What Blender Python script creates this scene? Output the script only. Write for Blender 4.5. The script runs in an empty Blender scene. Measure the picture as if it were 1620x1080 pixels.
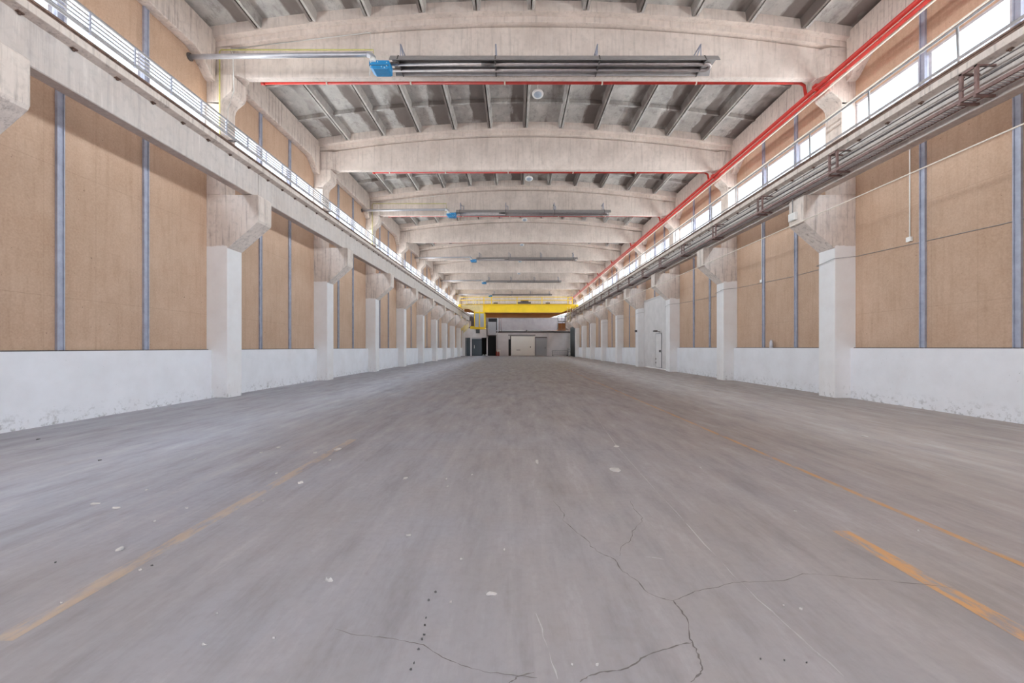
import bpy, bmesh, math, random
from mathutils import Vector, Matrix
random.seed(4)
SC = bpy.context.scene
COL = SC.collection
# ------------------------------------------------------------------ camera, sky, exposure
F = 635.3; H = 1.426; CX0, CY0 = 814.5, 549.0
cam_d = bpy.data.cameras.new('camera'); cam = bpy.data.objects.new('camera', cam_d); COL.objects.link(cam)
cam.location = (0, 0, H); cam.rotation_euler = (math.radians(90), 0, 0)
cam_d.sensor_width = 36; cam_d.lens = F/1620*36
cam_d.shift_x = -(CX0-810)/1620; cam_d.shift_y = (CY0-540)/1620
cam_d.clip_start = .05; cam_d.clip_end = 500
SC.camera = cam
SC.view_settings.view_transform = 'Standard'; SC.view_settings.look = 'None'
SC.view_settings.gamma = 1; SC.view_settings.use_curve_mapping = False
SC.view_settings.exposure = 0.5
SKY = 34.0
w = bpy.data.worlds.new('sky'); SC.world = w; w.use_nodes = True
nt = w.node_tree; nt.nodes.clear()
o = nt.nodes.new('ShaderNodeOutputWorld'); bg = nt.nodes.new('ShaderNodeBackground')
tc = nt.nodes.new('ShaderNodeTexCoord'); sx = nt.nodes.new('ShaderNodeSeparateXYZ'); cr = nt.nodes.new('ShaderNodeValToRGB')
mp = nt.nodes.new('ShaderNodeMapRange'); mp.inputs[1].default_value = -1; mp.inputs[2].default_value = 1
nt.links.new(tc.outputs['Generated'], sx.inputs[0]); nt.links.new(sx.outputs[2], mp.inputs[0]); nt.links.new(mp.outputs[0], cr.inputs[0])
el = cr.color_ramp.elements
el[0].position = 0; el[0].color = (.60, .60, .60, 1)
el[1].position = 1; el[1].color = (.72, .85, 1, 1)
e = el.new(.485); e.color = (.66, .68, .70, 1)
e = el.new(.51); e.color = (.88, .95, 1, 1)
nt.links.new(cr.outputs[0], bg.inputs[0]); bg.inputs[1].default_value = SKY
nt.links.new(bg.outputs[0], o.inputs[0])
SC.cycles.max_bounces = 10; SC.cycles.diffuse_bounces = 8; SC.cycles.glossy_bounces = 3
SC.cycles.transparent_max_bounces = 8; SC.cycles.caustics_reflective = False; SC.cycles.caustics_refractive = False
SC.cycles.sample_clamp_indirect = 8; SC.cycles.sample_clamp_direct = 1.7
XL, XR = -8.64, 9.55; CXM = (XL+XR)/2
YB = -6.7; YE = 71.4
ZW0, ZW1 = 6.85, 8.25
def portal(loc, rot, sx_, sy_):
    d = bpy.data.lights.new('sky_portal', 'AREA'); d.shape = 'RECTANGLE'; d.size = sx_; d.size_y = sy_; d.cycles.is_portal = True
    ob = bpy.data.objects.new('sky_portal', d); ob.location = loc; ob.rotation_euler = rot; COL.objects.link(ob)
for (xx, sg) in ((XL-.25, -1), (XR+.25, 1)):
    portal((xx, (YB+71)/2, (ZW0+ZW1)/2), (math.radians(90), 0, math.radians(90)*(-1 if sg < 0 else 1)), 71-YB, ZW1-ZW0)

portal((CXM, YB-.1, 7.3), (math.radians(90), 0, math.radians(180)), 14, 1.8)
portal((CXM, YE+.3, 7.5), (math.radians(90), 0, 0), 17, 1.6)
# ------------------------------------------------------------------ materials
def newmat(name):
    m = bpy.data.materials.new(name); m.use_nodes = True
    return m, m.node_tree, m.node_tree.nodes['Principled BSDF']
def lin(c):
    return tuple((v/255/12.92 if v/255 <= .04045 else ((v/255+.055)/1.055)**2.4) for v in c)+(1,)
class G:
    """small node graph helper working in world position"""
    def __init__(s, nt): s.nt = nt; s.pos = nt.nodes.new('ShaderNodeNewGeometry').outputs['Position']
    def noise(s, scale, vec=None, sc=(1, 1, 1), detail=4, rough=.6, off=(0, 0, 0)):
        m = s.nt.nodes.new('ShaderNodeMapping'); m.inputs['Scale'].default_value = sc; m.inputs['Location'].default_value = off
        s.nt.links.new(vec or s.pos, m.inputs[0])
        n = s.nt.nodes.new('ShaderNodeTexNoise'); n.inputs['Scale'].default_value = scale; n.inputs['Detail'].default_value = detail
        n.inputs['Roughness'].default_value = rough; s.nt.links.new(m.outputs[0], n.inputs[0]); return n.outputs[0]
    def ramp(s, v, a, b, lo=0, hi=1):
        n = s.nt.nodes.new('ShaderNodeMapRange'); n.inputs[1].default_value = a; n.inputs[2].default_value = b
        n.inputs[3].default_value = lo; n.inputs[4].default_value = hi; s.nt.links.new(v, n.inputs[0]); return n.outputs[0]
    def math(s, op, a, b=None):
        n = s.nt.nodes.new('ShaderNodeMath'); n.operation = op
        for i, v in enumerate((a, b)):
            if v is None: continue
            if isinstance(v, (int, float)): n.inputs[i].default_value = v
            else: s.nt.links.new(v, n.inputs[i])
        return n.outputs[0]
    def mix(s, f, a, b, mode='MIX'):
        n = s.nt.nodes.new('ShaderNodeMix'); n.data_type = 'RGBA'; n.blend_type = mode
        for i, v in ((0, f), (6, a), (7, b)):
            if isinstance(v, (int, float)): n.inputs[i].default_value = v
            elif isinstance(v, tuple): n.inputs[i].default_value = v
            else: s.nt.links.new(v, n.inputs[i])
        return n.outputs[2]
    def xyz(s):
        n = s.nt.nodes.new('ShaderNodeSeparateXYZ'); s.nt.links.new(s.pos, n.inputs[0]); return n.outputs
    def bump(s, h, bsdf, strength=.3, dist=.02):
        n = s.nt.nodes.new('ShaderNodeBump'); n.inputs['Strength'].default_value = strength; n.inputs['Distance'].default_value = dist
        s.nt.links.new(h, n.inputs['Height']); s.nt.links.new(n.outputs[0], bsdf.inputs['Normal'])
def plain(name, c, rough=.5, metal=0, var=.12, scale=8):
    m, nt, b = newmat(name); g = G(nt); c = lin(c)
    n = g.noise(scale)
    dark = tuple(v*(1-var*2) for v in c[:3])+(1,)
    nt.links.new(g.mix(g.ramp(n, .35, .65), dark, c), b.inputs['Base Color'])
    b.inputs['Roughness'].default_value = rough; b.inputs['Metallic'].default_value = metal
    return m
def concrete_nodes(g, base=(206, 192, 182), dark=(124, 112, 105), streak=.8):
    n1 = g.noise(1.1, detail=6, rough=.65); n2 = g.noise(7, detail=5)
    st = g.noise(3.2, sc=(3.5, 3.5, .22), detail=5, rough=.7)
    c = g.mix(g.ramp(n1, .35, .7, 0, .55), lin(base), lin((176, 160, 150)))
    c = g.mix(g.ramp(st, .52, .72, 0, streak), c, lin(dark))
    c = g.mix(g.ramp(st, .44, .30, 0, .5), c, lin((216, 206, 198)))
    c = g.mix(g.ramp(n2, .5, .75, 0, .35), c, lin(dark))
    return c, n2
def concrete(name, **k):
    m, nt, b = newmat(name); g = G(nt); c, h = concrete_nodes(g, **k)
    nt.links.new(c, b.inputs['Base Color']); b.inputs['Roughness'].default_value = .9; g.bump(h, b, .25, .01); return m
M = {}
M['concrete'] = concrete('raw_concrete')
M['beamc'] = concrete('pale_beam_concrete', base=(222, 208, 198), dark=(166, 153, 144), streak=.6)
M['girderc'] = concrete('grey_girder_concrete', base=(186, 176, 170), dark=(140, 132, 128), streak=.5)
def column_mat():
    m, nt, b = newmat('white_painted_concrete'); g = G(nt)
    c, h = concrete_nodes(g)
    z = g.xyz()[2]; ed = g.noise(2.5, detail=5)
    zz = g.math('ADD', z, g.math('MULTIPLY', g.math('SUBTRACT', ed, .5), .22))
    f = g.ramp(zz, 4.24, 4.27, 1, 0)
    wn = g.noise(2, detail=5); sc_ = g.noise(14, sc=(1, 1, .5), detail=4)
    wh = g.mix(g.ramp(wn, .35, .7, 0, .5), lin((226, 224, 224)), lin((212, 206, 204)))
    low = g.math('MULTIPLY', g.ramp(z, .5, .0, 0, 1), g.ramp(sc_, .56, .68, 0, .5))
    wh = g.mix(low, wh, lin((130, 120, 112)))
    nt.links.new(g.mix(f, c, wh), b.inputs['Base Color']); b.inputs['Roughness'].default_value = .8; g.bump(h, b, .15, .01)
    return m
M['column'] = column_mat()
def paint_mat():
    m, nt, b = newmat('white_wall_paint'); g = G(nt); z = g.xyz()[2]
    wn = g.noise(1.3, detail=5); s1 = g.noise(9, detail=6, rough=.7); s2 = g.noise(26, detail=2)
    wh = g.mix(g.ramp(wn, .35, .7, 0, .6), lin((226, 226, 230)), lin((210, 208, 210)))
    low = g.math('MULTIPLY', g.ramp(z, .35, .02, 0, 1), g.ramp(s1, .52, .66, 0, .7))
    wh = g.mix(low, wh, lin((120, 112, 106)))
    wh = g.mix(g.ramp(s2, .72, .76, 0, .55), wh, lin((140, 134, 130)))
    nt.links.new(wh, b.inputs['Base Color']); b.inputs['Roughness'].default_value = .75; g.bump(s1, b, .08, .01); return m
M['paint'] = paint_mat()
def board_mat():
    m, nt, b = newmat('brown_fibreboard'); g = G(nt); X = g.xyz()
    n = g.noise(.7, detail=6, rough=.7); f = g.noise(30, detail=3); st = g.noise(4, sc=(1, 2.5, .25), detail=5)
    c = g.mix(g.ramp(n, .3, .72), lin((172, 143, 122)), lin((154, 122, 99)))
    c = g.mix(g.ramp(st, .5, .75, 0, .45), c, lin((136, 103, 79)))
    c = g.mix(g.ramp(f, .3, .7, 0, .18), c, lin((225, 196, 168)))
    sp = g.noise(13, sc=(1, 1, .8), detail=2, off=(3, 3, 3))
    c = g.mix(g.ramp(sp, .735, .76, 0, .7), c, lin((92, 66, 50)))
    fr = g.math('FRACT', g.math('MULTIPLY', X[1], 1/.92)); sm = g.math('LESS_THAN', fr, .008)
    c = g.mix(g.math('MULTIPLY', sm, .35), c, lin((110, 82, 62)))
    fz = g.math('FRACT', g.math('MULTIPLY', g.math('ADD', X[2], g.math('MULTIPLY', X[1], .01)), 1/2.45)); s2 = g.math('LESS_THAN', fz, .004)
    c = g.mix(g.math('MULTIPLY', s2, .3), c, lin((110, 82, 62)))
    nt.links.new(c, b.inputs['Base Color']); b.inputs['Roughness'].default_value = .8; g.bump(f, b, .1, .005); return m
M['board'] = board_mat()
def roof_mat():
    m, nt, b = newmat('stained_roof_concrete'); g = G(nt); X = g.xyz()
    n = g.noise(.8, detail=8, rough=.7); n2 = g.noise(4, detail=6, rough=.75, sc=(1, .5, 1))
    c = g.mix(g.ramp(n, .35, .68), lin((194, 189, 183)), lin((150, 145, 141)))
    c = g.mix(g.ramp(n2, .52, .7, 0, .7), c, lin((106, 100, 96)))
    c = g.mix(g.ramp(n2, .42, .3, 0, .5), c, lin((220, 216, 211)))
    # damp stain running along one side of most roof slabs
    fr = g.math('FRACT', g.math('ADD', g.math('MULTIPLY', g.math('SUBTRACT', X[0], CXM), 1/1.516), 20))
    wob = g.math('MULTIPLY', g.math('SUBTRACT', g.noise(.5, sc=(4, 1, 1)), .5), .5)
    band = g.ramp(g.math('ADD', fr, wob), .56, .61, 0, 1)
    big = g.ramp(g.noise(.28, sc=(2.5, 1, 1), off=(5, 2, 0)), .38, .50, .15, .9)
    c = g.mix(g.math('MULTIPLY', band, big), c, lin((100, 88, 82)))
    nt.links.new(c, b.inputs['Base Color']); b.inputs['Roughness'].default_value = .95; g.bump(n2, b, .25, .01); return m
M['roof'] = roof_mat()
def floor_nodes(g):
    X = g.xyz()
    n1 = g.noise(.35, detail=7, rough=.65); n2 = g.noise(2.2, sc=(1.6, .35, 1), detail=6, rough=.7)
    n3 = g.noise(18, detail=4); n4 = g.noise(1.0, sc=(3.5, .12, 1), detail=5)
    n5 = g.noise(.9, sc=(.25, 2.2, 1), detail=6, rough=.7)
    side = g.ramp(g.math('ADD', X[0], g.math('MULTIPLY', g.math('SUBTRACT', n1, .5), 10)), -4, 6)
    base = g.mix(side, lin((143, 142, 150)), lin((147, 133, 124)))
    c = g.mix(g.ramp(n1, .4, .7, 0, .5), base, lin((134, 123, 118)))
    c = g.mix(g.ramp(n2, .5, .72, 0, .6), c, lin((112, 105, 106)))
    c = g.mix(g.ramp(n2, .45, .3, 0, .4), c, lin((168, 162, 164)))
    c = g.mix(g.ramp(n4, .52, .68, 0, .35), c, lin((124, 118, 120)))
    c = g.mix(g.ramp(n4, .44, .32, 0, .3), c, lin((168, 160, 158)))
    c = g.mix(g.ramp(n5, .58, .74, 0, .25), c, lin((114, 108, 107)))
    c = g.mix(g.ramp(n3, .45, .75, 0, .25), c, lin((116, 110, 108)))
    jt = g.math('LESS_THAN', g.math('FRACT', g.math('MULTIPLY', g.math('ADD', X[1], .41), 1/6)), .0012)
    c = g.mix(g.math('MULTIPLY', jt, .5), c, lin((85, 78, 74)))
    return c, n3, n2
def floor_mat(paint=None):
    m, nt, b = newmat('worn_concrete_floor' if not paint else 'faded_floor_paint'); g = G(nt)
    c, n3, n2 = floor_nodes(g)
    if paint:
        pn = g.noise(3.2, sc=(3, .8, 1), detail=7, rough=.75); 
        c = g.mix(g.ramp(pn, paint[1], paint[1]+.12, 0, paint[2]), c, lin(paint[0]))
    nt.links.new(c, b.inputs['Base Color'])
    nt.links.new(g.ramp(n2, .3, .7, .42, .62), b.inputs['Roughness']); b.inputs['Specular IOR Level'].default_value = .35
    g.bump(n3, b, .12, .004); return m
M['floor'] = floor_mat()
M['line_l'] = floor_mat(((184, 154, 120), .42, .5))
M['line_r'] = floor_mat(((182, 134, 84), .40, .85))
M['line_r2'] = floor_mat(((190, 138, 84), .42, .85))
M['scratch'] = floor_mat(((196, 190, 190), .40, .45))
M['crack'] = plain('dark_floor_crack', (104, 95, 91), .9)  # even dark grey of the floor cracks
M['galv'] = plain('galvanised_steel', (152, 153, 167), .45, .1, .12, 5)
M['zinc'] = plain('bright_zinc_pipe', (196, 196, 202), .3, .7, .06, 4)
M['red'] = plain('red_painted_pipe', (184, 46, 36), .38, 0, .08)
M['cream'] = plain('cream_conduit', (232, 222, 208), .5, 0, .05)
M['yellowp'] = plain('yellow_gas_paint', (196, 188, 110), .5)
M['darksteel'] = plain('dark_steel', (84, 76, 74), .5, .4)
M['brownsteel'] = plain('brown_primed_steel', (120, 92, 86), .6, .1, .2, 10)
M['greysteel'] = plain('grey_painted_steel', (140, 136, 136), .5, .2)
M['rust'] = plain('rusty_steel', (118, 92, 80), .75, .2, .25, 12)
M['hood'] = plain('grey_aluminium_hood', (146, 140, 138), .4, .15, .08)
M['tube'] = plain('polished_steel_tube', (176, 166, 164), .28, .85, .1)
M['blue'] = plain('blue_burner_box', (28, 118, 168), .4, 0, .08)
M['white'] = plain('white_plastic', (232, 230, 226), .45, 0, .03)
M['frame'] = plain('grey_window_frame', (176, 172, 176), .5)
M['yellow'] = plain('yellow_crane_paint', (240, 202, 34), .45, 0, .06, 1)
M['paleyellow'] = plain('faded_crane_paint', (216, 200, 150), .5, 0, .08, 3)
M['brown'] = plain('crane_shade_brown', (150, 92, 40), .6, 0, .1, 1)  # shade on the crane girders put into the colour; platform deck shares it
M['dark'] = plain('unlit_interior_black', (30, 28, 28), .8)  # near-black stands in for the shade inside unlit openings
M['greydoor'] = plain('grey_blue_door_paint', (168, 170, 176), .5, 0, .05)
M['whitedoor'] = plain('white_door_paint', (248, 246, 240), .5, 0, .03)
M['gate'] = plain('pale_grey_gate_paint', (206, 200, 198), .6, 0, .06, 2)
M['annex'] = plain('pale_plaster', (216, 210, 210), .8, 0, .06, 1)
M['backgrey'] = plain('grey_block_wall', (116, 107, 107), .9, 0, .1, 1.5)
M['bolt'] = plain('rust_brown_bolt', (84, 58, 46), .8)
M['extred'] = plain('extinguisher_red', (160, 66, 54), .4)
M['flake'] = plain('pale_paint_flake', (196, 190, 186), .8)
M['darkflake'] = plain('dark_grit', (70, 66, 64), .8)
m, nt, b = newmat('dark_glass'); b.inputs['Base Color'].default_value = lin((70, 78, 84)); b.inputs['Roughness'].default_value = .1; M['glassdark'] = m
m, nt, b = newmat('clear_glass')
nt.nodes.remove(b); gl = nt.nodes.new('ShaderNodeBsdfGlossy'); tr = nt.nodes.new('ShaderNodeBsdfTransparent'); mx = nt.nodes.new('ShaderNodeMixShader')
gl.inputs['Roughness'].default_value = .02; tr.inputs[0].default_value = (.93, .96, .97, 1); mx.inputs[0].default_value = .06
nt.links.new(tr.outputs[0], mx.inputs[1]); nt.links.new(gl.outputs[0], mx.inputs[2]); nt.links.new(mx.outputs[0], nt.nodes['Material Output'].inputs[0]); M['glass'] = m
m, nt, b = newmat('lamp_glass'); b.inputs['Base Color'].default_value = (.32, .36, .42, 1); b.inputs['Emission Color'].default_value = (.85, .93, 1, 1); b.inputs['Emission Strength'].default_value = .02; M['lampglass'] = m

# ------------------------------------------------------------------ mesh builder
class MB:
    def __init__(s): s.bm = bmesh.new(); s.mats = []
    def mi(s, m):
        if m is None: return 0
        if m not in s.mats: s.mats.append(m)
        return s.mats.index(m)
    def poly(s, pts, m=None):
        f = s.bm.faces.new([s.bm.verts.new(p) for p in pts]); f.material_index = s.mi(m); return f
    def prism(s, prof, axis, a, b, m=None):
        """closed profile of 2D points extruded along axis from a to b. profile order: x->(y,z) y->(x,z) z->(x,y)"""
        def P(p, t):
            return {'x': (t, p[0], p[1]), 'y': (p[0], t, p[1]), 'z': (p[0], p[1], t)}[axis]
        va = [s.bm.verts.new(P(p, a)) for p in prof]; vb = [s.bm.verts.new(P(p, b)) for p in prof]
        n = len(prof); k = s.mi(m); fs = [s.bm.faces.new(va), s.bm.faces.new(vb[::-1])]
        for i in range(n): fs.append(s.bm.faces.new((va[i], vb[i], vb[(i+1) % n], va[(i+1) % n])))
        for f in fs: f.material_index = k
        return s
    def box(s, x0, x1, y0, y1, z0, z1, m=None):
        x0, x1 = sorted((x0, x1)); y0, y1 = sorted((y0, y1))
        return s.prism([(x0, y0), (x1, y0), (x1, y1), (x0, y1)], 'z', z0, z1, m)
    def tube(s, pts, r, n=8, m=None, cap=True):
        pts = [Vector(p) for p in pts]; rings = []
        for i, p in enumerate(pts):
            d = (pts[min(i+1, len(pts)-1)]-pts[max(i-1, 0)]).normalized()
            up = Vector((0, 0, 1)) if abs(d.z) < .9 else Vector((1, 0, 0))
            a = d.cross(up).normalized(); bb = d.cross(a).normalized()
            k = 1
            if 0 < i < len(pts)-1:
                c = (pts[i]-pts[i-1]).normalized().dot(d); k = 1/max(c, .5)
            rings.append([s.bm.verts.new(p+(a*math.cos(2*math.pi*j/n)+bb*math.sin(2*math.pi*j/n))*r) for j in range(n)])
        k = s.mi(m)
        for q in range(len(rings)-1):
            for j in range(n):
                f = s.bm.faces.new((rings[q][j], rings[q][(j+1) % n], rings[q+1][(j+1) % n], rings[q+1][j])); f.smooth = True; f.material_index = k
        if cap:
            for r_ in (rings[0], rings[-1][::-1]): s.bm.faces.new(r_).material_index = k
        return s
    def bar(s, a, b, wd, m=None):
        return s.tube([a, b], wd/math.sqrt(2), 4, m)
    def lathe(s, prof, c, n=24, m=None, R=None):
        rings = []; k = s.mi(m)
        for (r, z) in prof:
            ring = []
            for j in range(n):
                v = Vector((r*math.cos(2*math.pi*j/n), r*math.sin(2*math.pi*j/n), z))
                if R: v = R @ v
                ring.append(s.bm.verts.new(v+Vector(c)))
            rings.append(ring)
        for q in range(len(rings)-1):
            for j in range(n):
                f = s.bm.faces.new((rings[q][j], rings[q][(j+1) % n], rings[q+1][(j+1) % n], rings[q+1][j])); f.smooth = True; f.material_index = k
        s.bm.faces.new(rings[0]); s.bm.faces.new(rings[-1][::-1]); return s
    def build(s, name, mat, parent=None, bevel=0):
        bmesh.ops.recalc_face_normals(s.bm, faces=s.bm.faces)
        me = bpy.data.meshes.new(name); s.bm.to_mesh(me); s.bm.free()
        if s.mats:
            for q in s.mats: me.materials.append(q)
        else: me.materials.append(mat)
        ob = bpy.data.objects.new(name, me); COL.objects.link(ob)
        if parent is not None: ob.parent = parent
        if bevel:
            bv = ob.modifiers.new('edge', 'BEVEL'); bv.width = bevel; bv.segments = 2; bv.limit_method = 'ANGLE'
        return ob
def tag(o, label, cat, group=None):
    o['label'] = label; o['category'] = cat
    if group: o['group'] = group
    return o
def thing(name, label, cat, loc=(0, 0, 0), group=None):
    o = bpy.data.objects.new(name, None); COL.objects.link(o); o.location = loc; o.empty_display_size = .2
    return tag(o, label, cat, group)
def struct(o): o['kind'] = 'structure'; return o
def copy_thing(root, loc, label):
    c = root.copy(); COL.objects.link(c); c.location = loc; c['label'] = label
    for ch in [x for x in bpy.data.objects if x.parent == root]:
        d = ch.copy(); COL.objects.link(d); d.parent = c
        for gch in [x for x in bpy.data.objects if x.parent == ch]:
            e_ = gch.copy(); COL.objects.link(e_); e_.parent = d
    return c
ORD = ['nearest', 'second', 'third', 'fourth', 'fifth', 'sixth', 'seventh', 'eighth', 'ninth', 'tenth', 'eleventh', 'twelfth']
def fp(px, py, z=0.0):
    y = (H-z)*F/(py-CY0); return Vector(((px-CX0)*y/F, y, z))
def yf(k): return 11.256+6*k            # front face of column row k
def yc(k): return yf(k)+.3              # its centre line
CW = .6
SIDES = (('left', XL, 1), ('right', XR, -1))   # inward direction

# ------------------------------------------------------------------ floor
fl = struct(MB().box(XL-.3, XR+.3, YB-.2, YE+.2, -.3, 0).build('floor', M['floor']))
def ribbon(pts, wd, z, mat, name, parent, jitter=0.0):
    b = MB(); L = []; R = []
    for i, p in enumerate(pts):
        a = pts[max(i-1, 0)]; c = pts[min(i+1, len(pts)-1)]; d = (c-a); d.z = 0; d.normalize(); n = Vector((-d.y, d.x, 0))
        w_ = wd*(1+random.uniform(-jitter, jitter))*(1 if 0 < i < len(pts)-1 else .4 if jitter else 1)
        L.append(b.bm.verts.new((p.x+n.x*w_/2, p.y+n.y*w_/2, z))); R.append(b.bm.verts.new((p.x-n.x*w_/2, p.y-n.y*w_/2, z)))
    for i in range(len(pts)-1): b.bm.faces.new((L[i], L[i+1], R[i+1], R[i]))
    o = b.build(name, mat, parent)
    for p in o.data.polygons:
        if p.normal.z < 0: p.flip()
    return o
ribbon([Vector((-2.5, y, 0)) for y in (1.95, 2.4, 3.2, 4.2, 6.2)], .12, .0012, M['line_l'], 'painted_line', fl)
ribbon([Vector((3.33, y, 0)) for y in (1.9, 2.6, 3.3, 5, 9, 26)], .06, .0012, M['line_r'], 'painted_line', fl)
ribbon([Vector((2.53, y, 0)) for y in (1.5, 1.9, 2.4, 2.8, 3.12)], .13, .0012, M['line_r2'], 'painted_line', fl)
def crack(pl, ox, oy, wd, mat='crack', nm='crack'):
    P = []
    for (a, b_) in zip(pl[:-1], pl[1:]):
        for t in range(4):
            x = a[0]+(b_[0]-a[0])*t/4; y = a[1]+(b_[1]-a[1])*t/4
            P.append(fp(ox+x/2+(random.uniform(-1.6, 1.6) if t else 0), oy+y/2+(random.uniform(-.9, .9) if t else 0)))
    P.append(fp(ox+pl[-1][0]/2, oy+pl[-1][1]/2)); wd *= .8 if mat == 'crack' else 1
    ribbon(P, wd, .0018, M[mat], nm, fl, .7)
crack([(130, 345), (165, 385), (160, 405), (205, 445), (245, 475), (250, 490), (290, 515), (325, 530), (350, 568), (400, 600), (430, 635), (470, 652), (510, 660)], 810, 620, .006)
crack([(510, 660), (530, 685), (555, 720), (562, 780), (572, 795), (590, 830), (602, 870), (598, 890), (565, 918)], 810, 620, .008)
crack([(510, 660), (550, 645), (580, 630), (640, 620), (700, 603), (770, 600), (860, 597), (920, 575), (1000, 580), (1080, 590), (1200, 598), (1330, 612), (1400, 620)], 810, 620, .004)
crack([(572, 792), (530, 800), (480, 815), (420, 838), (380, 865), (345, 880), (290, 885), (240, 900), (215, 918)], 810, 620, .006)
crack([(375, 345), (385, 370), (410, 395), (412, 410), (380, 440), (375, 470), (345, 490), (340, 520)], 810, 620, .004)
crack([(70, 888), (20, 900), (0, 915), (-20, 930)], 810, 620, .005)
crack([(1060, 750), (1130, 770), (1200, 775), (1280, 788), (1340, 800), (1400, 840), (1460, 865), (1530, 885), (1620, 895), (1700, 905)], 0, 620, .004)
crack([(240, 40), (330, 170), (520, 380), (700, 580), (860, 730), (1050, 900)], 810, 620, .006, 'scratch', 'scratch')
crack([(75, 700), (110, 800), (145, 910)], 810, 620, .006, 'scratch', 'scratch')
crack([(410, 520), (480, 530)], 810, 620, .006, 'scratch', 'scratch')
# flakes and grit lying on the floor
def flake(px, py, wpx, hpx, label, group=None, mat=None, name='paint_flake', fold=.35):
    c = fp(px, py); s = F/c.y; wpx *= .75; hpx *= .7; wx = wpx/s; wy = hpx/s*(c.y/H); n = 9
    b = MB(); top = []; bot = []
    for j in range(n):
        a = 2*math.pi*j/n; r = random.uniform(.55, 1.0)
        x = math.cos(a)*r*wx/2; y = math.sin(a)*r*wy/2
        z = .002+fold*.03*max(0, random.random()-.3)
        top.append(b.bm.verts.new((x, y, z+.003))); bot.append(b.bm.verts.new((x, y, z*.3)))
    ct = b.bm.verts.new((0, 0, .008)); cb = b.bm.verts.new((0, 0, .0005))
    for j in range(n):
        k = (j+1) % n
        b.bm.faces.new((top[j], top[k], ct)); b.bm.faces.new((bot[k], bot[j], cb)); b.bm.faces.new((bot[j], bot[k], top[k], top[j]))
    o = b.build(name, mat or M['flake']); o.location = c
    return tag(o, label, 'paint flake' if name == 'paint_flake' else 'grit', group)
flake(973, 743, 30, 11, 'large crumbly pale patch of plaster flakes on the floor right of centre')
flake(778, 940, 30, 11, 'folded grey-white paint scrap in the foreground near the centre', fold=1)
flake(520, 919, 19, 6, 'thin white curled paint scrap on the floor left of the folded scrap', fold=1)
flake(641, 757, 12, 6, 'small white twisted scrap on the floor left of the middle')
flake(152, 797, 22, 7, 'broad pale flake on the floor nearest the left edge')
flake(183, 804, 20, 5, 'flat pale flake just right of the broad flake at left')
flake(190, 870, 17, 9, 'pale slanted flake on the far left floor below the flat flakes', fold=.8)
flake(534, 711, 16, 5, 'pale flake at the end of the faded left floor line')
flake(476, 764, 12, 6, 'grey curled flake beside the faded left floor line', fold=.8)
flake(646, 847, 13, 6, 'pale chip on the floor below the small white twisted scrap')
flake(730, 885, 9, 3, 'little white sliver on the floor left of the centre line')
flake(975, 706, 14, 4, 'thin white strip on the floor above the crumbly plaster patch')
flake(850, 731, 8, 12, 'short vertical dab of white plaster on the floor at centre')
flake(1368, 690, 13, 4, 'white crumbs on the right floor near the dado wall')
flake(323, 1021, 16, 3, 'thin pale sliver on the lower left floor')
flake(440, 708, 10, 3, 'little pale flake left of the end of the faded line')
flake(498, 716, 10, 3, 'pale flake lying beside the end of the faded line')
G1 = 'tiny paint chips scattered on the floor'
for (px, py) in [(97, 954), (437, 749), (433, 1010), (343, 971), (713, 953), (222, 902), (232, 775), (308, 727), (413, 716), (295, 804), (245, 825), (416, 793), (522, 728), (747, 751), (708, 770), (798, 870), (706, 758), (1108, 740), (1267, 964), (1240, 958), (1453, 840), (1258, 809), (905, 1052), (945, 1053)]:
    flake(px, py, random.uniform(4, 8), random.uniform(2, 4), 'tiny pale paint chip scattered on the grey floor', G1)
G2 = 'dark grit specks trailing over the floor'
for (px, py) in [(689, 937), (678, 950), (674, 978), (672, 990), (671, 1005), (662, 1028), (655, 1050), (650, 1060), (668, 1012), (240, 895), (88, 890), (158, 728), (60, 695), (1241, 1045), (1276, 1049), (1203, 1043)]:
    flake(px, py, random.uniform(3, 7), random.uniform(2, 4), 'dark grit speck lying on the grey floor', G2, M['darkflake'], 'grit_speck')

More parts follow.
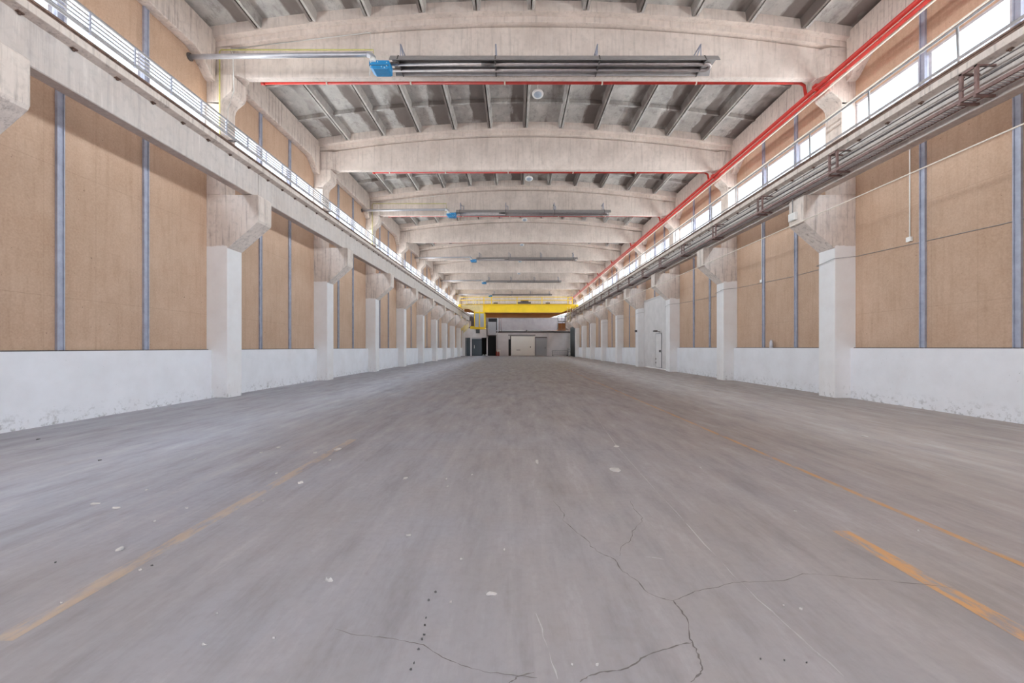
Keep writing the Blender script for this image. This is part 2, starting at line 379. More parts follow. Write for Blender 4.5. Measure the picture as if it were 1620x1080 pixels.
# ------------------------------------------------------------------ side walls
KMIN, KMAX = -1, 9
KW = list(range(-3, 10))      # wall bays: bay k lies between row k and row k+1
wn_ = 0
for side, X0, s in SIDES:
    U = lambda u: X0+s*u
    dz = 1.35 if side == 'left' else 1.40
    gate_bay = 2 if side == 'right' else None      # row 2 .. row 3
    wl = MB()
    segs = [(YB, YE)] if side == 'left' else [(YB, yf(2)+CW), (yf(3), YE)]
    for a, b_ in segs: wl.box(U(-.25), U(.14), a, b_, 0, dz)
    wall = struct(wl.build('wall_'+side, M['paint']))
    # boards, lower and upper, one per bay division
    for k in KW:
        y0 = yf(k)+CW; y1 = yf(k+1); mid = (y0+y1)/2
        if y1 < YB+.3: continue
        y0 = max(y0, YB)
        ps = [mid-.95, mid+.82]
        cuts = [max(yf(k)+CW/2, YB)]+[p for p in ps if p > YB]+[min(yf(k+1)+CW/2, YE)]
        far = False
        for a, b_ in zip(cuts[:-1], cuts[1:]):
            z0 = dz+.01 if k != gate_bay else 4.78
            MB().box(U(-.12), U(0), a, b_, z0, ZW0).build('board_panel', M['board'], wall)
            if not far: MB().box(U(-.12), U(0), a, b_, ZW1, 9.5).build('board_panel', M['board'], wall)
        if k != gate_bay and not far:
            MB().box(U(-.02), U(.05), cuts[0], cuts[-1], dz, dz+.02).build('ledge_strip', M['darksteel'], wall)
        for p in ps:
            if p < YB or far: continue
            z0 = dz if k != gate_bay else 4.78
            pm = MB()
            # channel shaped post
            pm.box(U(0), U(.05), p-.065, p-.045, z0, 9.4); pm.box(U(0), U(.05), p+.045, p+.065, z0, 9.4); pm.box(U(-.13), U(.03), p-.05, p+.05, z0, 9.4)
            pm.build('steel_post', M['galv'], wall)
        # clerestory window of the bay
        if far: continue
        wn_ += 1
        fr = MB(); cc = [y0-.1]+[p for p in ps if p > YB]+[y1+.1]
        fr.box(U(-.12), U(.0), y0-.1, y1+.1, ZW0, ZW0+.06); fr.box(U(-.12), U(.0), y0-.1, y1+.1, ZW1-.06, ZW1)
        for j, c in enumerate(cc):
            if j == 0: fr.box(U(-.10), U(-.02), c, c+.16, ZW0, ZW1)
            elif j == len(cc)-1: fr.box(U(-.10), U(-.02), c-.16, c, ZW0, ZW1)
            else: fr.box(U(-.10), U(-.02), c-.16, c-.09, ZW0, ZW1); fr.box(U(-.10), U(-.02), c+.09, c+.16, ZW0, ZW1)
        win = struct(fr.build('window_%d' % wn_, M['frame']))
        for a, b_ in zip(cc[:-1], cc[1:]):
            MB().box(U(-.07), U(-.06), a+.08, b_-.08, ZW0+.05, ZW1-.05).build('pane', M['glass'], win)

# gate in the right wall (third bay beyond the nearest column)
gy0, gy1 = yf(2)+CW, yf(3); gx = XR-.12
g = MB(); g.box(gx, gx+.12, gy0, gy1, .02, 4.72)
n = 34
gate = struct(g.build('door_1', M['gate']))
rb = MB()
for i in range(n):
    y = gy0+.1+(gy1-gy0-.2)*i/(n-1); rb.box(gx-.012, gx+.01, y-.025, y+.025, .1, 4.66)
rb.build('corrugation', M['gate'], gate)
fr = MB(); fr.box(gx-.03, gx+.01, gy0, gy0+.08, .0, 4.78); fr.box(gx-.03, gx+.01, gy1-.08, gy1, .0, 4.78); fr.box(gx-.03, gx+.13, gy0, gy1, 4.72, 4.79)
fr.build('gate_frame', M['gate'], gate)
wk = MB(); wk.box(gx-.045, gx-.005, 25.75, 26.75, .12, 2.3); wicket = wk.build('wicket_door', M['gate'], gate)
we = MB()
for (a, b_, c, d) in ((25.72, 25.75, .1, 2.33), (26.75, 26.78, .1, 2.33), (25.72, 26.78, 2.3, 2.33), (25.72, 26.78, .09, .12)): we.box(gx-.05, gx-.004, a, b_, c, d)
we.build('wicket_frame', M['greysteel'], gate)
MB().box(gx-.11, gx-.04, 25.84, 25.96, 1.1, 1.24).build('handle', M['darksteel'], wicket)
for z in (.35, .6): MB().box(gx-.07, gx-.04, 26.66, 26.74, z, z+.1).build('hinge', M['darksteel'], wicket)
lm = thing('wall_lamp', 'small dark camera on an arm fixed above the wicket door in the gate', 'lamp', (gx, 26.1, 2.42))  # small camera on an arm, gives no light
MB().tube([(0, 0, 0), (-.25, 0, .06)], .015).build('arm', M['darksteel'], lm)
MB().box(-.42, -.2, -.12, .12, 0, .1).build('camera_head', M['darksteel'], lm)

# ------------------------------------------------------------------ columns
def column_protos():
    P = {}
    for side, X0, s in SIDES:
        # local origin: floor point on the board plane at the front face of the column
        U = lambda u: s*u
        me = {}
        shaft = MB().box(U(-.1), U(.58), 0, CW, 0, 5.70)
        cor = MB(); prof = [(U(.57), 4.20), (U(.60), 4.21), (U(1.43), 4.93), (U(1.46), 4.99), (U(1.46), 5.66), (U(1.43), 5.70), (U(.57), 5.70)]
        cor.prism(prof, 'y', 0.0, CW)
        up = MB().box(U(-.1), U(.39), 0, CW, 5.70, 8.30)
        hd = MB(); hp = [(U(-.1), 8.28), (U(.39), 8.22), (U(.41), 8.33), (U(.47), 8.42), (U(.60), 8.53), (U(.68), 8.60), (U(.72), 8.70), (U(.72), 9.08), (U(-.1), 9.08)]
        hd.prism(hp, 'y', 0.0, CW)
        P[side] = (shaft, cor, up, hd)
    return P
CP = column_protos()
cols = {}
for side, X0, s in SIDES:
    root0 = thing('concrete_column', '', 'column', (X0, yf(0), 0), 'concrete columns along the %s wall' % side)
    for nm, mb in zip(('shaft', 'corbel', 'upper_shaft', 'head_bracket'), CP[side]):
        mb.build(nm, M['column'] if nm in ('shaft',) else M['concrete'], root0, .015)
    for k in range(-1, 10):
        if k == -1: lb = 'concrete column nearest the camera on the %s wall, %s' % (side, 'only its broken corbel showing at the top left' if side == 'left' else 'just outside the picture edge')
        else:
            lb = '%s full concrete column along the %s wall, white below its raw corbel' % (ORD[k], side)
            if k == 9: lb = 'last concrete column in the far %s corner by the end wall' % side
        if k == 0: root0['label'] = lb; cols[(side, 0)] = root0
        else: cols[(side, k)] = copy_thing(root0, (X0, yf(k)+(.1 if k < 0 else 0), 0), lb)

# ------------------------------------------------------------------ crane runway girders, rails
for side, X0, s in SIDES:
    U = lambda u: s*u
    gp = None
    for i, k in enumerate(range(-2, 9)):
        y0 = yc(k)+.01; L = 5.98
        lb = ('%s concrete runway girder resting on the %s corbels' % (ORD[max(i-1, 0)], side)) if i else 'concrete runway girder beside the camera on the %s, outside the picture' % side
        if gp is None:
            gp = thing('runway_girder', lb, 'girder', (X0, y0, 0), 'crane runway girders on the %s side' % side)
            web = MB(); web.prism([(U(1.00), 5.71), (U(1.235), 5.71), (U(1.25), 5.725), (U(1.25), 6.44), (U(1.00), 6.44)], 'y', 0, L)
            web.build('web', M['girderc'], gp)
            fg = MB(); fg.prism([(U(1.0), 6.40), (U(1.25), 6.40), (U(1.42), 6.43), (U(1.42), 6.56), (U(.80), 6.56), (U(.80), 6.43)], 'y', 0, L)
            fg.build('flange', M['concrete'], gp, .01)
            for j in range(8):
                bb = MB(); yy = .4+j*.735
                bb.box(U(1.26), U(1.31), yy-.04, yy+.04, 6.39, 6.42); bb.tube([(U(1.28), yy, 6.365), (U(1.28), yy, 6.42)], .018)
                bb.build('bolt', M['bolt'], gp)
        else: copy_thing(gp, (X0, y0, 0), lb)
    # rail
    ya, yb = yc(-2), yc(9)
    r = thing('crane_rail', 'rust-brown crane rail running on top of the %s runway girders' % side, 'rail', (X0+s*1.15, 0, 6.56))
    rm = MB(); rm.prism([(-.05, .12), (.05, .12), (.05, .13), (.012, .15), (.012, .20), (.032, .21), (.032, .245), (-.032, .245), (-.032, .21), (-.012, .20), (-.012, .15), (-.05, .13)], 'y', ya, yb)
    rm.build('rail_head', M['rust'], r)
    q = MB(); yy = ya
    while yy < 40:
        q.box(-.1, .1, yy, yy+.2, 0, .12); q.box(.05*s, .1*s, yy+.2, yy+.9, 0.0, .085); yy += .92
    q.build('rail_pad', M['brownsteel'], r)

# left side: stack of cable rails on short posts
cr_ = thing('cable_rail', 'stack of thin grey cable rails on short posts above the left girder', 'rail', (-8.05, 0, 0))
zs = [7.38, 7.43, 7.51, 7.59, 7.67, 7.77]
for j, z in enumerate(zs):
    MB().tube([(0, yc(-2), z), (0, 64.6, z)], .026 if j in (0, 5) else .016, 6).build('rail', M['greysteel'], cr_)
yy = 2.2; np_ = 0
pm = None
while yy < 64:
    if pm is None:
        pm = MB(); pm.box(-.018, .018, -.018, .018, 7.34, 7.78)
        pm = pm.build('post', M['galv'], cr_); pm.location.y = yy
    else:
        p2 = pm.copy(); COL.objects.link(p2); p2.parent = cr_; p2.location.y = yy
    yy += .9
# brackets carrying the cable rails at each column
for k in range(-1, 9):
    MB().box(-.22, .0, yf(k)+.27, yf(k)+.33, 7.33, 7.38).build('bracket', M['darksteel'], cr_)

# right side: walkway handrail on the girder, cable tray in front of it
rr = thing('walkway_handrail', 'grey two-bar handrail standing along the top of the right runway girder', 'handrail', (8.65, 0, 0))
MB().tube([(0, 0, 7.70), (0, 64.6, 7.70)], .026, 8).build('top_rail', M['greysteel'], rr)
MB().tube([(.10, 0, 7.84), (.10, 64.6, 7.84)], .018, 6).build('top_rail', M['cream'], rr)
MB().tube([(0, 0, 7.05), (0, 64.6, 7.05)], .03, 8).build('mid_rail', M['greysteel'], rr)
pm = None; yy = 1.9
while yy < 64:
    if pm is None: pm = MB().tube([(0, 0, 6.565), (.02, .06, 7.70)], .022, 6).build('post', M['greysteel'], rr); pm.location.y = yy
    else: p2 = pm.copy(); COL.objects.link(p2); p2.parent = rr; p2.location.y = yy
    yy += 1.97
ct = thing('cable_tray', 'brown ladder-like cable tray hung in front of the right runway girder', 'cable tray', (0, 0, 0))
tx0, tx1 = 7.93, 8.2; y0, y1 = 2.0, 63.5
MB().box(tx0, tx0+.035, y0, y1, 5.78, 5.84).build('side_rail', M['brownsteel'], ct)
MB().box(tx1-.035, tx1, y0, y1, 5.78, 5.84).build('side_rail', M['brownsteel'], ct)
st = MB(); yy = y0
while yy < 45: st.box(tx0+.035, tx1-.035, yy, yy+.02, 5.785, 5.80); yy += .06
o = st.build('slat', M['frame'], ct); o['kind'] = 'stuff'
for (x, z, r_) in ((8.12, 6.10, .022), (8.16, 6.27, .012)):
    MB().tube([(x, y0, z), (x, y1, z)], r_, 6).build('conduit', M['darksteel'], ct)
hf = None
for i in range(21):
    yy = 4.05+i*3-.0
    if hf is None:
        hf = MB()
        for dy in (-.12, .12):
            hf.box(tx0+.02, tx0+.06, yy+dy-.025, yy+dy+.025, 5.76, 6.3); hf.box(tx0, tx1+.08, yy+dy-.02, yy+dy+.02, 5.74, 5.78); hf.box(tx0+.02, 8.29, yy+dy-.02, yy+dy+.02, 6.27, 6.30)
        hf.box(tx0+.02, tx0+.05, yy-.12, yy+.12, 6.26, 6.3); hf.box(tx0+.02, tx0+.05, yy-.12, yy+.12, 5.98, 6.0)
        hf = hf.build('hanger', M['brownsteel'], ct)
    else:
        p2 = hf.copy(); COL.objects.link(p2); p2.parent = ct; p2.location.y = i*3

# ------------------------------------------------------------------ roof
KQ = (10.74-10.0)/81
def ztop(x): return 10.76-KQ*(x-CXM)**2
def arc(a, b, n=28): return [a+(b-a)*i/n for i in range(n+1)]
# roof beams
bp = None
for k in range(-1, 10):
    lb = 'concrete roof beam over the camera, above the top of the picture' if k < 0 else '%s arched concrete roof beam spanning the hall from the front' % ORD[k]
    grp = 'arched concrete roof beams'
    if bp is None:
        bp = thing('roof_beam', lb, 'beam', (0, yc(k), 0), grp)
        xa, xb = XL+.02, XR-.02
        wb = MB(); xs = arc(XL+.5, XR-.5)
        wb.prism([(x, ztop(x)-.2) for x in xs]+[(x, 9.10+.03*(1-((x-CXM)/8.6)**2)) for x in xs[::-1]], 'y', -.1, .1)
        wb.build('web', M['beamc'], bp, .02)
        tf = MB(); xs = arc(xa, xb)
        tf.prism([(x, ztop(x)) for x in xs]+[(x, ztop(x)-.17) for x in xs[::-1]], 'y', -.24, .24)
        tf.build('top_flange', M['beamc'], bp, .015)
        for side, X0, s in SIDES:
            eb = MB(); pts = [(X0+s*.02, -.26), (X0+s*.66, -.26), (X0+s*.80, -.22), (X0+s*.95, -.1), (X0+s*.95, .1), (X0+s*.80, .22), (X0+s*.66, .26), (X0+s*.02, .26)]
            eb.prism(pts, 'z', 9.085, 9.86); eb.build('end_block', M['concrete'], bp, .01)
    else: copy_thing(bp, (0, yc(k), 0), lb)
# slab with its ribs
sl = MB(); xs = arc(XL-.3, XR+.3, 36)
sl.prism([(x, ztop(x)+.28) for x in xs]+[(x, ztop(x)+.55) for x in xs[::-1]], 'y', YB-.2, YE+.2)
ceil = struct(sl.build('ceiling', M['roof']))
for i in range(-6, 7):
    xr = CXM+1.516*i
    rb = MB()
    for d in (-1, 1):
        if abs(i) == 6 and d*i > 0: continue
        a = xr+d*.02; b_ = xr+d*.11; zt = ztop(xr)
        rb.prism([(a, zt+.02), (xr+d*.09, zt+.02), (b_+d*.02, zt+.3), (a, zt+.3)], 'y', YB, YE)
    if i in (-6, 6): rb.box(xr-.1*(1 if i > 0 else -1), xr, YB, YE, ztop(xr)-.02, ztop(xr)+.3)
    rb.build('rib', M['roof'], ceil)
for k in range(-2, 10):
    for t in (1/3, 2/3):
        yy = yc(k)+6*t; xs = arc(XL+.1, XR-.1, 30)
        cb = MB(); cb.prism([(x, ztop(x)+.13) for x in xs]+[(x, ztop(x)+.3) for x in xs[::-1]], 'y', yy-.05, yy+.05)
        if yy < YE: cb.build('cross_rib', M['roof'], ceil)
    for d in (-.33, .33):
        yy = yc(k)+d; xs = arc(XL+.1, XR-.1, 30)
        cb = MB(); cb.prism([(x, ztop(x)-.012) for x in xs]+[(x, ztop(x)+.3) for x in xs[::-1]], 'y', yy-.09, yy+.09)
        if yy < YE: cb.build('end_rib', M['beamc'], ceil)
# eave beams
for side, X0, s in SIDES:
    ep = None
    for i, k in enumerate(range(-2, 9)):
        lb = ('%s haunched concrete eave beam above the %s windows' % (ORD[max(i-1, 0)], side)) if i else 'haunched concrete eave beam beside the camera on the %s, outside the picture' % side
        if ep is None:
            prof = [(.3, 8.86), (.42, 8.90), (.62, 9.08), (.85, 9.27), (1.05, 9.34), (4.95, 9.34), (5.15, 9.27), (5.38, 9.08), (5.58, 8.90), (5.7, 8.86), (5.7, 10.22), (.3, 10.22)]
            ob = MB().prism(prof, 'x', 0, s*.26).build('eave_beam', M['concrete'], None, .01)
            ob.location = (X0, yc(k), 0); tag(ob, lb, 'beam', 'eave beams on the %s side' % side); ep = ob
        else:
            c = ep.copy(); COL.objects.link(c); c.location = (X0, yc(k), 0); c['label'] = lb
# gable closers so that no light leaks above eaves
for side, X0, s in SIDES:
    struct(MB().box(X0-s*.25, X0+s*0.0, YB, YE, 9.5, 10.5).build('trim_1' if side == 'left' else 'trim_2', M['concrete']))

# unseen rear wall; its high opening is added to let in frontal fill daylight
rw = MB(); rw.box(XL-.3, CXM-7, YB-.25, YB, 0, 11.3); rw.box(CXM+7, XR+.3, YB-.25, YB, 0, 11.3); rw.box(CXM-7, CXM+7, YB-.25, YB, 0, 6.4); rw.box(CXM-7, CXM+7, YB-.25, YB, 8.2, 11.3)
struct(rw.build('wall_rear', M['paint']))

# ------------------------------------------------------------------ red pipes
rp = thing('sprinkler_main', 'pair of red sprinkler mains running the length of the hall at right', 'pipe', (0, 0, 0))
MB().tube([(8.68, 1.0, 8.88), (8.68, 64, 8.88)], .06, 10).build('pipe', M['red'], rp)
MB().tube([(8.72, 1.0, 8.745), (8.72, 64, 8.745)], .048, 10).build('pipe', M['red'], rp)
wc = MB().tube([(8.76, 1.0, 8.66), (8.76, 64, 8.66)], .02, 8).build('white_conduit', M['cream']); tag(wc, 'cream conduit running just under the red sprinkler mains', 'conduit')
for k in range(-1, 9):
    b = MB(); b.box(8.60, 8.84, yf(k)+.28, yf(k)+.32, 8.80, 8.83); b.box(8.60, 8.76, yf(k)+.22, yf(k)+.38, 8.90, 8.96)
    b.build('clamp', M['red'], rp)
EL = [-7.5, -6.3, -7.5, -6.0, -7.3, -6.3, -7.3, -6.2]
for k in range(0, 8):
    y = yc(k)+.42
    t = thing('sprinkler_branch', '%s red sprinkler branch pipe crossing behind a roof beam, counted from the front' % ORD[k], 'pipe', (0, y, 9.24 if k else 9.30), 'red sprinkler branch pipes')
    dz_ = t.location.z
    MB().tube([(EL[k], 0, 0), (8.5, 0, 0), (8.63, 0, -.08), (8.68, 0, 8.93-dz_)], .042, 8).build('pipe', M['red'], t)
    cl = MB(); cl.tube([(EL[k]-.06, 0, 0), (EL[k]+.04, 0, 0)], .06, 8); cl.build('end_cap', M['red'], t)
    for x in (-5.6, -3.1, -.3, 2.6, 5.4):
        b = MB(); b.tube([(x-.02, 0, 0), (x+.02, 0, 0)], .054, 8); b.bar((x, 0, .05), (x, -.315, .07), .025); b.build('clip', M['cream'], t)

# ------------------------------------------------------------------ radiant heaters under every second beam
hp_ = None
def burner_len(): return 0
for i, k in enumerate((0, 2, 4, 6, 8)):
    lb = ['large radiant tube heater with blue burner under the nearest roof beam', 'second radiant tube heater from the front, hung below the third beam', 'third radiant tube heater from the front, under the fifth beam', 'fourth radiant tube heater, far down the hall', 'farthest radiant tube heater, just above the yellow crane'][i]
    if hp_ is None:
        t = hp_ = thing('radiant_heater', lb, 'heater', (0, yc(0), 0), 'radiant tube heaters under the roof beams')
        Y = lambda d: d-yc(0)
        x0, x1 = -3.32, 5.42
        h = MB(); pr = [(Y(10.58), 9.00), (Y(10.60), 9.00), (Y(10.71), 9.17), (Y(11.09), 9.17), (Y(11.20), 9.00), (Y(11.22), 9.00), (Y(11.10), 9.19), (Y(10.70), 9.19)]
        h.prism(pr, 'x', x0, x1); h.build('hood', M['hood'], t)
        tb = MB(); ya, yb = Y(10.80), Y(11.04); pts = [(x0-.1, ya, 9.04), (x1-.25, ya, 9.04)]
        ym = (ya+yb)/2; rr_ = (yb-ya)/2
        for j in range(1, 8): a = math.pi*j/8; pts.append((x1-.25+math.sin(a)*rr_, ym-math.cos(a)*rr_, 9.04))
        pts += [(x1-.25, yb, 9.04), (x0-.1, yb, 9.04)]
        tb.tube(pts, .05, 12); tb.build('u_tube', M['tube'], t)
        MB().tube([(-.9, ya, 9.04), (-.55, ya, 9.04)], .056, 12).build('coupling', M['darksteel'], t)
        bx = MB(); bx.prism([(x0-.5, 8.82), (x0-.42, 8.77), (x0-.05, 8.77), (x0+.0, 8.80), (x0, 9.0), (x0-.53, 9.0), (x0-.53, 8.87)], 'y', Y(10.6), Y(10.92))
        bx = bx.build('burner_box', M['blue'], t, .01)
        MB().box(x0-.52, x0-.01, Y(10.59), Y(10.601), 8.86, 8.87).build('seam', M['darksteel'], bx)
        sb = MB()
        for (sx_, sz_) in ((-.48, 8.93), (-.06, 8.93), (-.48, 8.84), (-.06, 8.84), (-.2, 8.82), (-.12, 8.80), (-.3, 8.95)): sb.tube([(x0+sx_, Y(10.58), sz_), (x0+sx_, Y(10.605), sz_)], .012, 6)
        sb.build('screw', M['white'], bx)
        # flue with elbow, out through the left wall
        px_ = x0-.43
        e_ = MB(); pts = [(px_-.16, Y(10.66), 9.19)]
        for j in range(1, 5): a = math.pi/2*j/4; pts.append((px_-.16+math.sin(a)*.16, Y(10.66)+.0, 9.19-.14*(1-math.cos(a))))
        pts.append((px_, Y(10.66), 8.98)); e_.tube(pts, .075, 12); e_.build('elbow', M['zinc'], t)
        MB().tube([(XL-.1, Y(10.66), 9.13), (px_-.15, Y(10.66), 9.19)], .06, 14).build('flue_pipe', M['zinc'], t)
        MB().tube([(XL-.01, Y(10.66), 9.13), (XL+.03, Y(10.66), 9.13)], .1, 14).build('wall_collar', M['darksteel'], t)
        MB().tube([(px_, Y(10.62), 8.95), (px_, Y(10.62), 9.05)], .085, 12).build('flue_socket', M['white'], t)
        for xh in (-3.36+.25, -.52, 2.25, 5.06):
            hb = MB(); hb.bar((xh, yc(0)-.1-yc(0), 9.66), (xh, Y(10.92), 9.66), .03); hb.bar((xh, -.1, 9.3), (xh, Y(10.92), 9.66), .025); hb.bar((xh+.12, -.1, 9.66), (xh+.12, -.12, 9.25), .03)
            hb.bar((xh, -.11, 9.66), (xh+.12, -.11, 9.66), .02)
            hb.bar((xh, Y(10.92), 9.66), (xh, Y(10.92), 9.19), .02); hb.build('hanger', M['galv'], t)
            cb = MB(); cb.prism([(Y(10.57), 8.98), (Y(10.70), 9.205), (Y(11.10), 9.205), (Y(11.23), 8.98), (Y(11.21), 8.98), (Y(11.09), 9.0), (Y(10.71), 9.0), (Y(10.59), 8.98)], 'x', xh-.015, xh+.015); cb.build('cradle', M['darksteel'], t)
    else: copy_thing(hp_, (0, yc(k), 0), lb)

# gas and electric lines feeding the nearest and the third-beam heater
for j, k in enumerate((0, 2)):
    y = yf(k); w_ = ('nearest', 'third')[j]
    o = MB().tube([(-8.24, y-.05, 6.65), (-8.24, y-.05, 9.68), (-8.20, y-.05, 9.72), (-3.95, y-.05, 9.72), (-3.92, y-.1, 9.3), (-3.87, y-.5, 8.98)], .018, 8).build('gas_pipe', M['yellowp'])
    tag(o, 'thin yellow gas pipe climbing the %s left column to the heater burner' % w_, 'pipe')
    o = MB().tube([(-8.2, y+.22, 7.8), (-8.2, y+.22, 8.2), (-7.86, y-.02, 8.6), (-7.88, y-.03, 9.6), (-7.95, y+.0, 9.78), (-4.05, y+.0, 10.24), (-4.05, y-.05, 9.0), (-3.88, y-.45, 8.94)], .012, 6).build('cable_conduit', M['white'])
    tag(o, 'thin white cable conduit rising along the %s roof beam to the burner' % w_, 'conduit')

# ------------------------------------------------------------------ round ceiling lamps
lp = None
for k in range(0, 6):
    lb = '%s round white lamp hanging under the roof ridge from the front' % ORD[k]
    if lp is None:
        lp = thing('ceiling_lamp', lb, 'lamp', (.72, 12.62, 9.36), 'round lamps hanging along the hall')
        R = Matrix.Rotation(math.radians(-14), 3, 'X')
        MB().lathe([(.12, .0), (.175, .0), (.18, .02), (.17, .05), (.10, .10), (.03, .16)], (0, 0, 0), 28, R=R).build('housing', M['white'], lp)
        MB().lathe([(.02, -.012), (.118, -.006), (.12, .004)], (0, 0, 0), 28, R=R).build('glass', M['lampglass'], lp)
        MB().tube([(0, 0, .14), (0, 0, 1.5)], .008, 6).build('cord', M['white'], lp)
    else: copy_thing(lp, (.72-.06*k, 12.62+6*k, 9.36 if k == 0 else 9.22), lb)

# ------------------------------------------------------------------ right wall cables, boxes
o = MB().tube([(8.03, 2, 4.94)]+[(8.03, yc(k), 4.95-.02*(k > 0)) for k in range(-1, 9)], .013, 6).build('cable', M['cream']); tag(o, 'taut cream cable strung along the lower edges of the right corbels', 'cable')
pts = []
for k in range(-1, 6):
    y0 = yf(k); c = 8.92; w_ = XR-.02
    pts += [(w_, y0-.06, 3.96), (c, y0-.03, 3.9), (c, y0+CW+.03, 3.82), (w_, y0+CW+.1, 3.86), (w_, y0+2.6, 3.82+.1*random.random())]
o = MB().tube(pts, .008, 5).build('cable', M['greysteel']); tag(o, 'thin grey cable following the right wall around the white columns', 'cable')
for j, (y, z1) in enumerate(((9.69, 3.97), (15.5, 3.92))):
    t = thing('cable_drop', ('nearer' if j == 0 else 'farther')+' white conduit drop ending in a small box on the right boards', 'conduit', (XR-.02, y, 0))
    MB().tube([(0, 0, 6.6), (0, 0, z1+.1)], .014, 6).build('conduit', M['white'], t)
    MB().box(-.04, .01, -.06, .06, z1, z1+.11).build('box', M['white'], t)
t = thing('junction_box', 'white junction box on the inner face of the nearest right corbel', 'box', (8.09, 11.62, 5.02))
MB().box(-.09, 0.0, -.14, .14, .06, .28).build('housing', M['white'], t, .01)
MB().box(-.10, -.085, -.11, .11, .09, .25).build('lid', M['white'], t)
MB().tube([(-.04, .02, .28), (-.04, .02, .7)], .012, 6).build('conduit', M['greysteel'], t)
t = thing('metal_canister', 'small silver canister standing on the right dado ledge between two steel posts', 'canister', (9.44, 14.78, 1.40))
MB().lathe([(.055, 0), (.06, .01), (.06, .2), (.045, .26), (.02, .3)], (0, 0, 0), 16).build('body', M['zinc'], t)
t = thing('floodlight', 'small floodlight fixed on the edge of the second right column', 'lamp', (8.9, yf(3)+.1, 2.6))
MB().box(-.12, .0, -.1, .1, -.08, .08).build('head', M['darksteel'], t)

# ------------------------------------------------------------------ far end of the hall
D = 65.3; S = F/D
def ex(px): return (px-CX0)/S
def ez(py): return max(0, H+(CY0-py)/S)
we_ = MB()
for a_ in ((XL-.3, XR+.3, 0, 6.7), (XL-.3, XR+.3, 8.3, 11.2), (XL-.3, XL+.6, 6.7, 8.3), (XR-.6, XR+.3, 6.7, 8.3)): we_.box(a_[0], a_[1], YE, YE+.25, a_[2], a_[3])
struct(we_.build('wall_end', M['backgrey']))
wf = MB(); wf.box(XL+.6, XR-.6, YE+.05, YE+.15, 6.7, 6.76); wf.box(XL+.6, XR-.6, YE+.05, YE+.15, 8.24, 8.3)  # glazed band added in the end wall to lighten the far end
for j in range(12): wf.box(XL+.6+j*1.54, XL+.68+j*1.54, YE+.05, YE+.15, 6.7, 8.3)
wf = struct(wf.build('window_43', M['frame'])); MB().box(XL+.6, XR-.6, YE+.09, YE+.1, 6.72, 8.28).build('pane', M['glass'], wf)
# low annex wall, openings left free
an = MB()
def seg(x0, x1, y0, y1, m=None, d0=D, d1=D+.2): an.box(ex(x0), ex(x1), d0, d1, ez(y1) if y1 < 562 else 0, ez(y0), m)
seg(729, 772, 519, 534); seg(729, 731, 534, 563); seg(744, 746.3, 534, 563); seg(769.8, 771.5, 519, 563)
seg(785, 807, 526, 563); seg(807, 846, 526, 530.5); seg(846, 902, 526, 533); seg(865, 902, 533, 563)
struct(an.build('wall_annex', M['annex']))
struct(MB().box(ex(729), ex(902), D+.2, YE, 4.05, 4.2).build('trim_3', M['annex']))
cp = MB().box(ex(787), ex(902), D-.06, D+.2, ez(526)-.06, ez(526)+.12); struct(cp.build('trim_4', M['backgrey']))
struct(MB().box(ex(729), ex(787), D+3.0, D+3.2, 0, 4.0).build('wall_annex_inner', M['dark']))
struct(MB().box(XL, XR, D+.5, D+.62, 8.6, 10.4).build('wall_gable', M['concrete']))
gd = struct(MB().box(ex(731), ex(744), D+.08, D+.12, 0, ez(534)).build('window_40', M['glassdark']))
MB().box(ex(737.2), ex(737.8), D+.05, D+.13, 0, ez(534)).build('frame', M['frame'], gd)
gd = struct(MB().box(ex(746.3), ex(762), D+.1, D+.14, 0, ez(534)).build('door_2', M['glassdark']))
MB().box(ex(750), ex(750.6), D+.06, D+.1, ez(551), ez(546)).build('handle', M['white'], gd)
MB().box(ex(746.3), ex(762), D+.04, D+.1, ez(536), ez(534)).build('door_head', M['frame'], gd)
db = struct(MB().box(ex(772), ex(785), D+.05, D+.15, ez(530.5), ez(509)).build('window_41', M['greydoor']))
MB().box(ex(771.4), ex(785.4), D-.02, D+.04, ez(531.4), ez(530)).build('frame', M['darksteel'], db)
wd = struct(MB().box(ex(808.5), ex(846), D-.16, D-.06, 0.05, ez(531.5)).build('door_3', M['whitedoor']))
MB().box(ex(804), ex(847), D-.2, D-.02, ez(530.8), ez(529)).build('track', M['greysteel'], wd)
MB().box(ex(838.5), ex(839.5), D-.2, D-.16, ez(550), ez(547.5)).build('handle', M['darksteel'], wd)
MB().box(ex(817), ex(823), D-.17, D-.155, ez(554), ez(553)).build('scuff_plate', M['greysteel'], wd)
struct(MB().box(ex(804.5), ex(808), D-.04, D-.01, 0, ez(536.5)).build('dark_slit', M['dark']))  # dark strip stands in for the black slit beside the white door
g2 = struct(MB().box(ex(847), ex(865), D-.05, D+.05, 0, ez(533.6)).build('door_4', M['greydoor']))
MB().box(ex(846.6), ex(865.4), D-.08, D-.02, ez(534.4), ez(532.8)).build('door_head', M['darksteel'], g2)
MB().box(ex(862), ex(862.8), D-.1, D-.05, 1.2, 1.4).build('handle', M['darksteel'], g2)
# window and vent above the left openings
struct(MB().box(ex(753), ex(759), D-.03, D+.0, ez(527), ez(520)).build('window_42', M['glassdark']))
# upper left block behind the cabin
ub = struct(MB().box(ex(729), ex(772), D+.3, D+.5, ez(519), ez(496)).build('wall_upper', M['backgrey']))
struct(MB().box(ex(772), ex(787), D+1.2, D+1.4, 0, 6.2).build('wall_passage', M['dark']))
